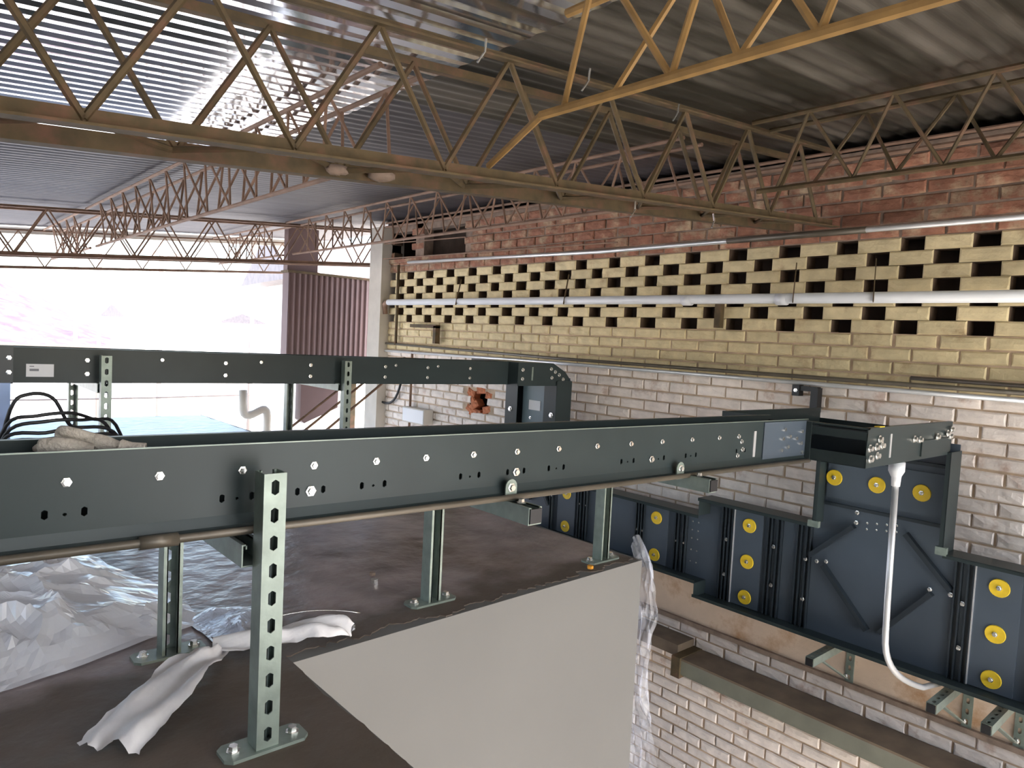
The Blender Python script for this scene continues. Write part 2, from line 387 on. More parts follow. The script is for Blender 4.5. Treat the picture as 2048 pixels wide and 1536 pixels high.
# broken edge of the hole: red brick stubs set back in the opening
for (y, zc, l, rx) in ((4.84, 0.30, 0.09, .3), (4.62, 0.17, 0.10, -.2), (4.86, 0.16, 0.07, .5), (4.60, 0.29, 0.08, .15), (4.78, 0.13, 0.14, .1), (4.70, 0.33, 0.12, -.1), (4.82, 0.23, 0.10, .8), (4.80, 0.19, 0.11, -.6), (4.84, 0.26, 0.08, 1.2)):
    link('broken_brick', fresh, wall_right, (XW + 0.004, y, zc), (rx, 0, 0.1), (0.9, l / 0.2, 1.0))
# pilaster at the far end, plaster band and ledge
tag(MB().box((3.70, 6.22, -2.6), (3.95, 6.45, 1.82)).build('pilaster', 'plaster_pale', wall_right))
tag(MB().box((3.788, -0.3, -0.925), (3.9, 3.2, -0.60)).build('plaster_band', 'plaster_old', wall_right))
tag(MB().box((3.765, -0.3, -0.950), (3.9, 3.2, -0.925)).build('ledge', 'mortar', wall_right))
tag(MB().box((3.78, 4.98, 1.46), (3.92, 6.25, 1.50)).build('opening_sill', 'brick_red', wall_right))

# ------------------------------------------------------------------ roof
ceiling = tag(link('ceiling', None), 'low pitched roof of corrugated metal sheets', kind='structure')
def corr(x0, x1, mat, saw, pitches=10, seg=10, pitch=0.076, amp=0.0045):
    if saw: amp = 0.0026
    mb = MB(); n = pitches * seg
    def prof_(t):
        t %= 1.0
        if not saw: return math.sin(2 * pi * t)
        return (1 - 2 * t / 0.4) if t < 0.4 else (-1 + 2 * (t - 0.4) / 0.6)
    vs = []
    for i in range(n + 1):
        y = i * pitch / seg; s = prof_(i / seg)
        for x in (x0, x1): vs.append((x, y, amp * s + 0.08 * x))
    for i in range(n + 1):
        y = i * pitch / seg; s = prof_(i / seg)
        for x in (x0, x1): vs.append((x, y, amp * s + 0.08 * x + 0.0012))
    o = 2 * (n + 1); fs = []
    for i in range(n):
        fs.append((2*i, 2*i+2, 2*i+3, 2*i+1)); fs.append((o+2*i, o+2*i+1, o+2*i+3, o+2*i+2))
        fs.append((2*i, o+2*i, o+2*i+2, 2*i+2)); fs.append((2*i+1, 2*i+3, o+2*i+3, o+2*i+1))
    mb.add(vs, fs); return mb.mesh('roof_sheet', mat)
sheets = {}
for key, (x0, x1) in {'a': (-3.6, -0.9), 'b': (-1.05, 1.50), 'c': (1.35, 4.38)}.items():
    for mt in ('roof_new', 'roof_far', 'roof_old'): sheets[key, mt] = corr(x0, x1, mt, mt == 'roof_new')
for iy in range(16):
    y = -3.5 + iy * 0.76
    for key in 'abc':
        lift = {'a': 0.012, 'b': 0.000, 'c': 0.014}[key]
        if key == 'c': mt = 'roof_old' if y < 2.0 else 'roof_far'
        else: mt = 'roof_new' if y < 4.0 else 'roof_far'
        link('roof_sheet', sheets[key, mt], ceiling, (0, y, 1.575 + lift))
gut = MB().obox((-3.6, 8.70, roof_z(-3.6) - 0.02), (4.38, 8.70, roof_z(4.38) - 0.02), 0.05, 0.09)
tag(gut.build('roof_edge_trim', 'plaster_pale', ceiling))

# ------------------------------------------------------------------ trusses
_bars = {}
def bar(name, a, b, r, mat, parent, n=6):
    a = Vector(a); b = Vector(b); d = b - a
    k = (round(d.x, 3), round(d.y, 3), round(d.z, 3), r, mat, n)
    if k not in _bars: _bars[k] = MB().tube([(0, 0, 0), d], r, n).mesh(name, mat)
    return link(name, _bars[k], parent, a)
def angle(name, a, b, w, t, mat, parent, up=(0, 0, 1), flip=1):
    a = Vector(a); b = Vector(b); d = (b - a).normalized(); sd = d.cross(Vector(up)).normalized(); u = sd.cross(d)
    mb = MB(); mb.obox(a, b, t, w, up); mb.obox(a + sd * flip * w / 2 - u * (w - t) / 2, b + sd * flip * w / 2 - u * (w - t) / 2, w, t, up)
    return mb.build(name, mat, parent)
def truss_x(label, planes, x0, x1, depth, panel, mat, r, chord, ph=(0.33, 0.33), lattice=False):
    t = thing('roof_truss', label, 'roof truss', (x0, planes[0], roof_z(x0) - depth), 'main roof trusses')
    off = Vector(t.location)
    P = lambda x, y, dz: Vector((x, y, roof_z(x) + dz)) - off
    for i, y in enumerate(planes):
        fl = 1 if i == 0 else -1
        angle('top_chord', P(x0, y, -0.035), P(x1, y, -0.035), chord * 0.62, 0.006, mat, t, flip=fl)
        angle('bottom_chord', P(x0, y, -depth), P(x1, y, -depth), chord, 0.006, mat, t, flip=fl)
        k = math.ceil((x0 - ph[i]) / panel); x = ph[i] + k * panel
        while x < x1 - panel:
            bar('web_bar', P(x, y, -depth), P(x + panel/2, y, -0.04), r, mat, t)
            bar('web_bar', P(x + panel/2, y, -0.04), P(x + panel, y, -depth), r, mat, t)
            x += panel
    if lattice:
        k = math.ceil((x0 - ph[0]) / panel); x = ph[0] + k * panel; s = 0
        while x < x1 - panel / 2:
            bar('lacing_bar', P(x, planes[s], -depth), P(x + panel / 2, planes[1 - s], -depth), r * 0.9, mat, t); s = 1 - s; x += panel / 2
    return t
T1 = truss_x('nearest rusty roof truss, double lattice crossing above the near tray', (1.77, 1.98), -3.4, 3.74, 0.403, 0.465, 'rust', 0.0095, 0.042, ph=(0.32, 0.10), lattice=True)
T2 = truss_x('middle thin rusty roof truss in front of the brown chute', (6.60, 6.76), -3.4, 4.2, 0.39, 0.42, 'rust_pink', 0.007, 0.032, lattice=False)
T3 = truss_x('farthest pale roof truss at the bright open edge', (8.60,), -3.4, 4.2, 0.40, 0.45, 'rust_pink', 0.006, 0.028)
def purlin(label, x, y0, y1, mat, r=0.0065, depth=0.284, w=0.15, panel=0.33, ph=0.0, hook=None):
    zt = roof_z(x) - 0.03; t = thing('roof_purlin', label, 'roof purlin', (x, y0, zt - depth), 'lattice purlins')
    for s in (-1, 1): bar('top_chord', (s * w / 2, 0, depth), (s * w / 2, y1 - y0, depth), r * 1.5, mat, t, 8)
    bar('bottom_chord', (0, 0, 0), (0, y1 - y0, 0), r * 1.55, mat, t, 8)
    for s, sh in ((-1, 0.0), (1, panel / 2)):
        k = math.ceil((y0 - ph - sh) / panel); y = ph + sh + k * panel - y0
        while y + panel < y1 - y0:
            bar('web_bar', (0, y, 0), (s * w / 2, y + panel / 2, depth), r, mat, t)
            bar('web_bar', (s * w / 2, y + panel / 2, depth), (0, y + panel, 0), r, mat, t)
            y += panel
    if hook: bar('end_strut', (0, hook[0] - y0, 0), (hook[1] - x, hook[2] - y0, hook[3] - zt + depth), r * 1.3, mat, t)
    return t
purlin('ochre lattice purlin nearest the camera, joining the nearest truss', 1.29, -3.0, 1.40, 'ochre', 0.008, hook=(1.40, 1.42, 1.77, 1.30))
purlin('red-brown lattice purlin running from the nearest truss to the middle truss', 1.29, 2.10, 6.58, 'rust_pink')
purlin('pale lattice purlin left of the brown chute, beyond the middle truss', 1.29, 6.80, 8.58, 'rust_pink')
purlin('olive lattice purlin below the stained roof, in front of the red brick', 2.94, -3.0, 1.74, 'rust', 0.0075)
purlin('red-brown lattice purlin ending above the brown chute', 2.94, 2.10, 6.58, 'rust_pink', 0.0068)
purlin('short pale lattice purlin behind the brown chute', 2.94, 6.80, 8.58, 'rust_pink')
wp = thing('wall_rail', 'rusty double rail running along the top of the red brick', 'rail', (3.72, -3.0, 1.74))
bar('rail', (0, 0, 0), (0, 9.2, 0.07), 0.012, 'rust_pink', wp, 8); bar('rail', (0.0, 0, 0.05), (0, 9.2, 0.11), 0.010, 'rust_pink', wp, 8)
w = thing('thin_rod', 'thin rod strung along the wall below the dark openings', 'rod', (3.70, 3.2, 1.455))
bar('rod', (0, 0, 0), (0, 3.0, 0.045), 0.006, 'rust_pink', w)
w = thing('thin_rod', 'thin rod strung across the two dark openings in the wall', 'rod', (3.72, 4.9, 1.62))
bar('rod', (0, 0, 0), (0, 1.32, 0.03), 0.006, 'rust_pink', w)
# wire ties hooked round the truss members
for i, (p, q, s) in enumerate((((1.62, 1.55, 1.60), (1.60, 1.56, 1.53), 'silver wire tie hooked under the stained roof near the ochre purlin'),
                     ((2.30, 1.72, 1.70), (2.27, 1.72, 1.63), 'silver wire tie on the top chord of the nearest truss'),
                     ((2.55, 1.70, 1.32), (2.53, 1.69, 1.26), 'silver wire tie on the bottom chord of the nearest truss'),
                     ((1.30, 1.66, 1.62), (1.28, 1.67, 1.55), 'silver wire tie hanging at the sheet lap'),
                     ((2.10, 1.74, 1.30), (2.08, 1.74, 1.24), 'short silver wire end below the nearest truss'))):
    a = Vector(p); b = Vector(q); mid = (a + b) / 2 + Vector((0.012, 0, 0))
    tag(MB().tube([a, mid, b], 0.0035, 6).build('wire_tie', 'zinc'), s, 'wire tie', 'wire ties on the roof steel')
# dusty nests of debris on the truss
for j, (cx, cy, cz, s, lab) in enumerate(((0.98, 1.92, 1.225, 0.022, 'lump of grey debris lodged on the nearest truss bottom chord, left of the purlin'),
                             (1.14, 1.95, 1.245, 0.03, 'larger lump of grey debris lodged on the nearest truss bottom chord'))):
    mb = MB(); n, m2 = 10, 7; vs = []; fs = []
    for a in range(m2 + 1):
        for b in range(n):
            th = pi * a / m2; phi = 2 * pi * b / n
            d = Vector((math.sin(th) * math.cos(phi) * 1.6, math.sin(th) * math.sin(phi), math.cos(th) * 0.7))
            d *= s * (1 + 0.5 * noise.noise(d * 2.3 + Vector((j * 5, 0, 0)))); vs.append((cx + d.x, cy + d.y, cz + d.z))
    for a in range(m2):
        for b in range(n): fs.append((a*n + b, (a+1)*n + b, (a+1)*n + (b+1) % n, a*n + (b+1) % n))
    tag(mb.add(vs, fs).build('debris_nest', 'mortar', None, True), lab, 'debris')

# ------------------------------------------------------------------ struts
S = 0.0413
def strut_mb(L, slotted=True, back='-y', start=0.03):
    """slotted channel standing along z, back plate at y=0 facing -y, open to +y, centred on x"""
    mb = MB(); t = 0.0025
    if slotted:
        sl = []; u = start
        while u < L - 0.01: sl.append((u, 0, 0.028, 0.014)); u += 0.05
        mb.slotplate(L, -S/2, S/2, t, sl)
        mb.v = [(v[2], v[1], v[0]) for v in mb.v]; mb.f = [tuple(reversed(f)) for f in mb.f]
    else: mb.box((-S/2, 0, 0), (S/2, t, L))
    for s in (-1, 1):
        mb.box((s * S/2, t, 0), (s * (S/2 - t), S, L)); mb.box((s * (S/2 - t), S - t, 0), (s * (S/2 - 0.0095), S, L))
        mb.box((s * (S/2 - 0.0095), S - 0.009, 0), (s * (S/2 - 0.0095 + t), S, L))
    return mb
def strut(name, base, axis, L, facing, slotted=True, parent=None, mat='galv', start=0.03):
    """channel from base along axis; facing = outward direction of the slotted back"""
    a = Vector(axis).normalized(); f = -Vector(facing).normalized(); x = f.cross(a)
    m = Matrix((x, f, a)).transposed().to_4x4()
    mb = strut_mb(L, slotted, start=start); mb.xf(Matrix.Translation(base) @ m)
    return mb.build(name, mat, parent)
def base_plate(parent, x, y, ang=0.0, w=0.155, d=0.062):
    mb = MB(); c = 0.012
    pts = [(-w/2 + c, -d/2), (w/2 - c, -d/2), (w/2, -d/2 + c), (w/2, d/2 - c), (w/2 - c, d/2), (-w/2 + c, d/2), (-w/2, d/2 - c), (-w/2, -d/2 + c)]
    mb.prism(pts, 0.0, 0.006); mb.xf(Matrix.Translation((x, y, 0)) @ Matrix.Rotation(ang, 4, 'Z'))
    p = mb.build('base_plate', 'galv', parent)
    for s in (-1, 1):
        bolt(p, (x + s * 0.055 * math.cos(ang), y + s * 0.055 * math.sin(ang), 0.006), 'z', 0.009, 0.012)
# two-legged support of the near tray
f1 = thing('tray_support', 'two-legged slotted strut support nearest the camera, beside the white rag', 'support', (0, 0, 0), 'near tray supports')
strut('post', (0.520, 1.205, 0.006), (0, 0, 1), 0.50, (0, -1, 0), True, f1, start=0.025)
strut('rear_post', (0.495, 1.730, 0.006), (0, 0, 1), 0.44, (0, 1, 0), True, f1, start=0.02)
strut('cross_bar', (0.500, 1.2463, 0.332), (0, 1, 0), 0.442, (0, 0, -1), False, f1)
base_plate(f1, 0.522, 1.228); base_plate(f1, 0.495, 1.71)
mb = MB().obox((0.5, 1.247, 0.335), (0.5, 1.247, 0.375), 0.05, 0.03, (0, 1, 0))
for (x, lab) in ((1.183, 'single-legged strut support in the middle of the near tray'), (1.915, 'single-legged strut support near the right end of the slab')):
    f = thing('tray_support', lab, 'support', (0, 0, 0), 'near tray supports')
    strut('post', (x, 1.668, 0.006), (0, 0, 1), 0.40, (0, 1, 0), True, f)
    xa = x - 0.045
    strut('cantilever_arm', (xa, 1.185, 0.336), (0, 1, 0), 0.49, (0, 0, -1), False, f)
    MB().box((xa - 0.018, 1.181, 0.340), (xa + 0.018, 1.186, 0.374)).build('end_cap', 'black', f)
    base_plate(f, x, 1.648)
    bolt(f, (xa, 1.235, 0.3773), 'z', 0.008, 0.010)

# ------------------------------------------------------------------ near tray
near = thing('cable_tray', 'long dark grey cable tray in the foreground running to the brick wall', 'cable tray', (0, 1.29, 0.476), None, (0, 0.0135, 0))
TH = 0.155; TX0 = -1.2; TX1 = 2.66; NW = 0.165
slots = []
groups = [-0.36, -0.09, 0.215, 0.485, 0.628, 0.768, 1.023, 1.166, 1.306, 1.592, 1.735, 1.90, 2.19]
for gx in groups:
    for dx in (-0.027, 0.0, 0.027):
        slots.append((gx + dx - TX0, -0.019, 0.009, 0.016) if dx else (gx - TX0, -0.021, 0.006, 0.006))
fr = MB().slotplate(TX1 - TX0, -TH/2 + 0.028, TH/2, 0.003, sorted(slots)); fr.xf(Matrix.Translation((TX0, 0, 0)))
fr.box((TX0, 0.003, TH/2 - 0.003), (TX1, 0.016, TH/2)); fr.box((TX0, 0.013, TH/2 - 0.014), (TX1, 0.016, TH/2))
# rolled lower edge
prof = [(0, -TH/2 + 0.028), (-0.006, -TH/2 + 0.010), (-0.022, -TH/2), (-0.022, -TH/2 - 0.003), (0.003, -TH/2 - 0.003), (0.003, -TH/2 + 0.028)]
fr.add([(TX0, y, zz) for y, zz in prof] + [(TX1, y, zz) for y, zz in prof], [(i, (i+1) % 6, 6 + (i+1) % 6, 6 + i) for i in range(6)])
front_rail = fr.build('side_rail', 'tray', near)
rr = MB().box((TX0, NW, -TH/2), (TX1, NW + 0.003, TH/2)).box((TX0, NW - 0.013, TH/2 - 0.003), (TX1, NW, TH/2)).box((TX0, NW + 0.003, -TH/2), (TX1, NW + 0.018, -TH/2 + 0.003))
rr.build('side_rail', 'tray', near)
MB().box((TX0, 0.003, -TH/2), (TX1, NW, -TH/2 + 0.003)).build('base_sheet', 'tray', near)
MB().obox((TX0, 0.0015, TH/2 + 0.0012), (TX1, 0.0015, TH/2 + 0.0012), 0.004, 0.002).build('pale_lip_edge', 'galv', near)  # paler strip along the top lip of the front rail
for x in (-.30, -.17, -.04, .08, .216, .352, .493, .633, .772, .897, 1.03, 1.166, 1.31, 1.458, 1.602, 1.747, 1.90, 2.052):
    bolt(near, (x, 0, 0.030 + 0.0), '-y', 0.0055, 0.006)
for x in (0.628, 1.166, 1.70): bolt(near, (x, -0.001, -0.020), '-y', 0.0075, 0.007)
for x, dz in ((2.17, 0.03), (2.19, 0.012), (2.17, -0.035), (2.20, -0.015)): bolt(near, (x, 0, dz), '-y', 0.006, 0.006)
MB().box((2.265, -0.003, -0.045), (2.28, 0.0, 0.045)).build('joint_rib', 'conduit', near)
for x, dz in ((2.46, 0.012), (2.51, 0.018), (2.56, 0.01), (2.47, 0.045), (2.50, -0.02), (2.60, 0.035), (2.60, -0.01), (2.61, -0.045), (2.455, -0.03)):
    bolt(near, (x, -0.001, dz), '-y', 0.008, 0.010)
MB().box((2.33, -0.004, -TH/2 + 0.02), (2.66, 0.0, TH/2 - 0.004)).build('splice_plate', 'duct', near)
for x, lab in ((1.135, 'a'), (1.82, 'b')):
    mb = MB(); n = 8
    pts = [(x - 0.018, -0.085), (x + 0.018, -0.085), (x + 0.018, -0.050)] + [(x + 0.018 * math.cos(pi * i / n), -0.050 + 0.018 * math.sin(pi * i / n)) for i in range(1, n)] + [(x - 0.018, -0.050)]
    k = len(pts)
    mb.add([(a, -0.022, b) for a, b in pts] + [(a, -0.018, b) for a, b in pts], [tuple(range(k)), tuple(reversed(range(k, 2*k)))] + [((i+1) % k, i, k + i, k + (i+1) % k) for i in range(k)])
    cl = mb.build('hold_down_clip', 'galv', near); bolt(cl, (x, -0.022, -0.052), '-y', 0.008, 0.008)
# conduit along the underside
cd_ = thing('steel_conduit', 'thin dull steel conduit running under the near tray', 'conduit', (0, 1.2595, 0.402), None, (0, 0.0135, 0))
MB().tube([(-1.2, 0, 0), (2.62, 0, 0)], 0.0075, 10).build('pipe', 'conduit_dull', cd_, True)
MB().tube([(0.315, 0, 0), (0.375, 0, 0)], 0.0115, 10).build('coupling', 'conduit_dull', cd_, True)

# ------------------------------------------------------------------ wide junction at the end of the near tray
jn = thing('tray_junction', 'wide dark tray junction where the near tray meets the wall', 'tray junction', (2.64, 1.06, 0.44), None, (0, 0.008, 0))
JL = 0.88; JH = 0.145; JW = 0.59
MB().box((0, 0, -JH/2), (JL, 0.003, JH/2)).box((0, 0.003, JH/2 - 0.003), (JL, 0.018, JH/2)).build('side_rail', 'tray', jn)
MB().box((0, JW, -JH/2), (JL, JW + 0.003, JH/2)).box((0, JW - 0.015, JH/2 - 0.003), (JL, JW, JH/2)).build('side_rail', 'tray', jn)
fp = MB().box((0, 0.0, JH/2 - 0.045), (0.003, 0.23, JH/2 - 0.016)).box((0, 0.0, -JH/2), (0.003, 0.23, -JH/2 + 0.045)).box((0, 0.0, JH/2 - 0.006), (0.02, 0.23, JH/2))
fp.box((-0.004, 0.205, -JH/2), (0.0, 0.232, JH/2)).build('front_plate', 'tray', jn)
MB().box((0, 0.395, -JH/2), (0.003, JW, JH/2)).build('front_plate', 'tray', jn)
MB().box((0, 0.003, -JH/2), (JL, JW, -JH/2 + 0.003)).build('base_sheet', 'tray', jn)
MB().box((0.10, 0.012, -JH/2 + 0.003), (0.103, JW - 0.012, JH/2 - 0.02)).build('divider', 'duct_dark', jn)
MB().box((JL - 0.003, 0.0, -JH/2), (JL, JW, JH/2 - 0.05)).build('end_plate', 'tray', jn)
MB().box((0.20, -0.003, -0.045), (0.215, 0.0, 0.045)).build('joint_rib', 'conduit', jn)
MB().box((0.52, -0.006, -0.06), (0.84, 0.0, 0.005)).build('splice_plate', 'tray', jn)
for x, dz in ((0.02, 0.0), (0.075, 0.002), (0.125, 0.006), (0.10, 0.03), (0.09, -0.03), (0.03, -0.04), (0.44, 0.015), (0.50, 0.01), (0.68, 0.015), (0.80, 0.025), (0.84, 0.012), (0.85, 0.04)):
    bolt(jn, (x, -0.001 if x < 0.52 else -0.006, dz), '-y', 0.011, 0.013)
MB().box((0.10, 0.0, JH/2), (0.145, 0.02, JH/2 + 0.003)).build('tab', 'yellow', jn)

# ------------------------------------------------------------------ wall tray (large vertical ducts with yellow washers)
XP = 3.60; XF = 3.485
disc_me = MB()
n = 20
disc_me.add([(0.0, math.cos(2*pi*i/n)*0.040, math.sin(2*pi*i/n)*0.040) for i in range(n)] + [(-0.006, math.cos(2*pi*i/n)*0.038, math.sin(2*pi*i/n)*0.038) for i in range(n)] +
            [(-0.004, math.cos(2*pi*i/n)*0.016, math.sin(2*pi*i/n)*0.016) for i in range(n)],
            [(i, n + i, n + (i+1) % n, (i+1) % n) for i in range(n)] + [(n + i, 2*n + i, 2*n + (i+1) % n, n + (i+1) % n) for i in range(n)] + [tuple(2*n + i for i in reversed(range(n)))])
disc_me = disc_me.mesh('washer', 'yellow')
def disc(parent, y, zz, x=XP - 0.013):
    d = link('yellow_washer', disc_me, parent, (x, y, zz))
    b = link('bolt', bolt_mesh(0.008, 0.012), d, (-0.004, 0, 0), (0, 0, -pi/2))
def rib(parent, y, z0, z1, w=0.028, d=0.020):
    mb = MB().box((XP - d, y - w/2, z0), (XP, y - w/2 + 0.006, z1)).box((XP - d, y + w/2 - 0.006, z0), (XP, y + w/2, z1)).box((XP - 0.004, y - w/2, z0), (XP, y + w/2, z1))
    return mb.build('rib', 'duct_dark', parent)
def rail_run(parent, y0, y1, zz, up, mat='tray'):
    s = 1 if up else -1
    mb = MB().box((XF, y0, zz - 0.0015), (XP + 0.02, y1, zz + 0.0015)).box((XF, y0, zz), (XF + 0.003, y1, zz - s * 0.016))
    return mb.build('edge_rail', mat, parent)
# smaller, farther section
wl_ = thing('wall_duct', 'farther slimmer blue-grey wall duct with pairs of yellow washers', 'duct', (0, 0, 0))
ZA0, ZA1 = -0.572, -0.178
MB().box((XP, 2.29, ZA0), (XP + 0.003, 4.00, ZA1)).build('back_panel', 'duct', wl_)
rail_run(wl_, 2.29, 4.00, ZA1, True); rail_run(wl_, 2.29, 4.00, ZA0, False)
for y in (3.575, 3.30, 3.245, 2.80, 2.755, 2.50, 2.445): rib(wl_, y, ZA0 + 0.004, ZA1 - 0.004); bolt(wl_, (XP - 0.006, y, -0.36 + (0.03 if y > 3 else -0.03)), '-x', 0.007, 0.010)
for yc in (3.43, 2.655):
    MB().box((XP - 0.010, yc - 0.085, ZA0 + 0.006), (XP, yc + 0.085, ZA1 - 0.006)).build('washer_panel', 'duct', wl_)
    for zz in (-0.285, -0.517): disc(wl_, yc, zz, XP - 0.010)
for zz in (-0.25, -0.30, -0.35, -0.42, -0.49):
    for y in (2.36, 2.40): bolt(wl_, (XP, y, zz), '-x', 0.0035, 0.004)
MB().obox((XP - 0.012, 3.72, -0.22), (XP - 0.012, 3.60, -0.40), 0.02, 0.035, (1, 0, 0)).build('diagonal_stiffener', 'duct_dark', wl_)
MB().obox((XP - 0.012, 3.80, -0.40), (XP - 0.012, 3.92, -0.22), 0.02, 0.035, (1, 0, 0)).build('diagonal_stiffener', 'duct_dark', wl_)
# larger, nearer section with riser
wr = thing('wall_duct', 'nearer taller blue-grey wall duct with riser and rows of three yellow washers', 'duct', (0, 0, 0))
ZC0, ZC1 = -0.652, -0.078
MB().box((XP, -0.4, ZC0), (XP + 0.003, 2.29, ZC1)).build('back_panel', 'duct', wr)
MB().box((XP, 1.045, ZC1), (XP + 0.003, 1.635, 0.40)).build('riser_panel', 'duct', wr)
rail_run(wr, 1.635, 2.30, ZC1, True); rail_run(wr, -0.4, 1.045, ZC1, True); rail_run(wr, -0.4, 2.30, ZC0, False)
for y0, zz0, zz1 in ((2.288, ZC0, ZA0), (2.288, ZA1, ZC1)): MB().box((XF, y0, zz0), (XP, y0 + 0.003, zz1)).build('step_plate', 'tray', wr)
for y in (1.045, 1.632):
    MB().box((XF, y - 0.0015, ZC1), (XP + 0.02, y + 0.0015, 0.372)).box((XF, y, ZC1), (XF + 0.003, y + (0.018 if y < 1.3 else -0.018), 0.372)).build('riser_rail', 'tray', wr)
MB().box((XF - 0.003, 1.60, ZC1 - 0.012), (XF + 0.02, 1.655, ZC1 + 0.02)).build('corner_bracket', 'galv', wr)
MB().box((XF - 0.003, 1.03, ZC1 - 0.005), (XF + 0.02, 1.075, ZC1 + 0.03)).build('corner_bracket', 'galv', wr)
MB().box((XP - 0.010, 1.06, 0.055), (XP, 1.62, 0.255)).build('washer_panel', 'duct', wr)
MB().box((XP - 0.016, 1.06, 0.015), (XP, 1.62, 0.030)).build('stiffener', 'duct_dark', wr)
MB().box((XP - 0.016, 1.06, 0.285), (XP, 1.62, 0.300)).build('stiffener', 'duct_dark', wr)
for y in (1.586, 1.381, 1.182): disc(wr, y, 0.157, XP - 0.010)
for y in (2.185, 2.14, 1.905, 1.85, 1.74, 1.69, 1.005, 0.955, 0.70, 0.64, 0.30, 0.25):
    rib(wr, y, ZC0 + 0.004, ZC1 - 0.004)
for y, zz in ((2.163, -0.30), (2.163, -0.50), (1.878, -0.27), (1.878, -0.48), (1.70, -0.29), (1.70, -0.50), (1.64, -0.285), (0.98, -0.30), (0.98, -0.50), (1.592, -0.274), (1.460, 0.005), (1.461, -0.045), (1.114, -0.275), (1.029, -0.274)):
    bolt(wr, (XP - 0.012, y, zz), '-x', 0.008, 0.012)
for yc in (2.027, 0.848, 0.10):
    MB().box((XP - 0.014, yc - 0.080, ZC0 + 0.006), (XP, yc + 0.088, ZC1 - 0.006)).build('washer_panel', 'duct', wr)
    MB().box((XP - 0.020, yc + 0.088, ZC0 + 0.006), (XP, yc + 0.094, ZC1 - 0.006)).build('highlight_strip', 'conduit', wr)  # pale strip stands in for the highlight along the panel edge
    for zz in (-0.190, -0.392, -0.592): disc(wr, yc, zz, XP - 0.014)
for a, b in (((1.678, -0.262), (1.47, -0.065)), ((1.234, -0.045), (1.03, -0.255)), ((1.607, -0.295), (1.372, -0.555)), ((1.105, -0.292), (1.312, -0.545))):
    MB().obox((XP - 0.010, a[0], a[1]), (XP - 0.010, b[0], b[1]), 0.022, 0.042, (1, 0, 0)).build('diagonal_stiffener', 'duct_dark', wr)
for i in range(4):
    for dz in (0.0, -0.03): bolt(wr, (XP, 1.28 + i * 0.045, -0.02 + dz - i * 0.006), '-x', 0.004, 0.004)
# far riser down to the slimmer duct
dr = thing('duct_riser', 'dark riser with pale blue panel and white sticker below the far tray', 'duct', (0, 0, 0))
MB().box((XP, 3.47, ZA1), (XP + 0.003, 4.00, 0.52)).build('back_panel', 'duct', dr)
for y in (3.47, 3.997): MB().box((XF - 0.01, y - 0.002, ZA1), (XP + 0.02, y + 0.002, 0.50)).build('riser_rail', 'tray', dr)
MB().box((XF - 0.012, 3.87, ZA1), (XF - 0.008, 3.999, 0.49)).build('edge_strip', 'tray', dr)
MB().box((XF - 0.012, 3.47, ZA1), (XF - 0.008, 3.59, 0.49)).build('edge_strip', 'tray', dr)
MB().box((XP - 0.07, 3.60, ZA1), (XP - 0.06, 3.87, 0.48)).build('pale_panel', 'teal', dr)
MB().box((XP - 0.073, 3.68, 0.27), (XP - 0.070, 3.80, 0.34)).build('sticker', 'label', dr)
for y in (3.51, 3.94): bolt(dr, (XF - 0.012, y, 0.26), '-x', 0.014, 0.012)
bolt(dr, (XF - 0.012, 3.72, 0.22), '-x', 0.008, 0.008)

# ------------------------------------------------------------------ far tray
ft = thing('cable_tray', 'far dark blue cable tray in front of the bright opening', 'cable tray', (0, 3.58, 0.558), None, (0, 0.0045, 0))
FX0, FX1 = -2.2, 3.20
MB().box((FX0, 0, -0.074), (FX1, 0.003, 0.076)).box((FX0, 0.003, 0.073), (FX1, 0.018, 0.076)).build('side_rail', 'tray', ft)
MB().box((FX0, 0.165, -0.074), (FX1, 0.168, 0.076)).box((FX0, 0.152, 0.073), (FX1, 0.165, 0.076)).build('side_rail', 'tray', ft)
MB().box((FX0, 0.003, -0.074), (FX1, 0.165, -0.071)).build('base_sheet', 'tray', ft)
for x in (0.674, 1.272, 1.72, 1.921, 2.18, 2.475, 2.80, -0.2, -0.8):
    for dz in (0.026, -0.034): bolt(ft, (x, 0, dz), '-y', 0.007, 0.007)
for x in (0.98, 1.45, 2.25, 2.55): bolt(ft, (x, 0, 0.035), '-y', 0.006, 0.006)
MB().box((0.15, -0.005, -0.078), (0.405, 0.0, 0.080)).build('splice_plate', 'duct_dark', ft)
for x in (0.33, 0.39):
    for dz in (0.03, -0.03): bolt(ft, (x, -0.005, dz), '-y', 0.007, 0.008)
st = MB().box((0.450, -0.0015, -0.048), (0.549, -0.0002, 0.006)).build('sticker', 'label', ft)
MB().box((0.462, -0.0022, -0.024), (0.495, -0.0014, -0.014)).build('printed_line', 'ink', st)
MB().box((0.462, -0.0022, -0.006), (0.478, -0.0014, -0.002)).build('printed_line', 'ink', st)
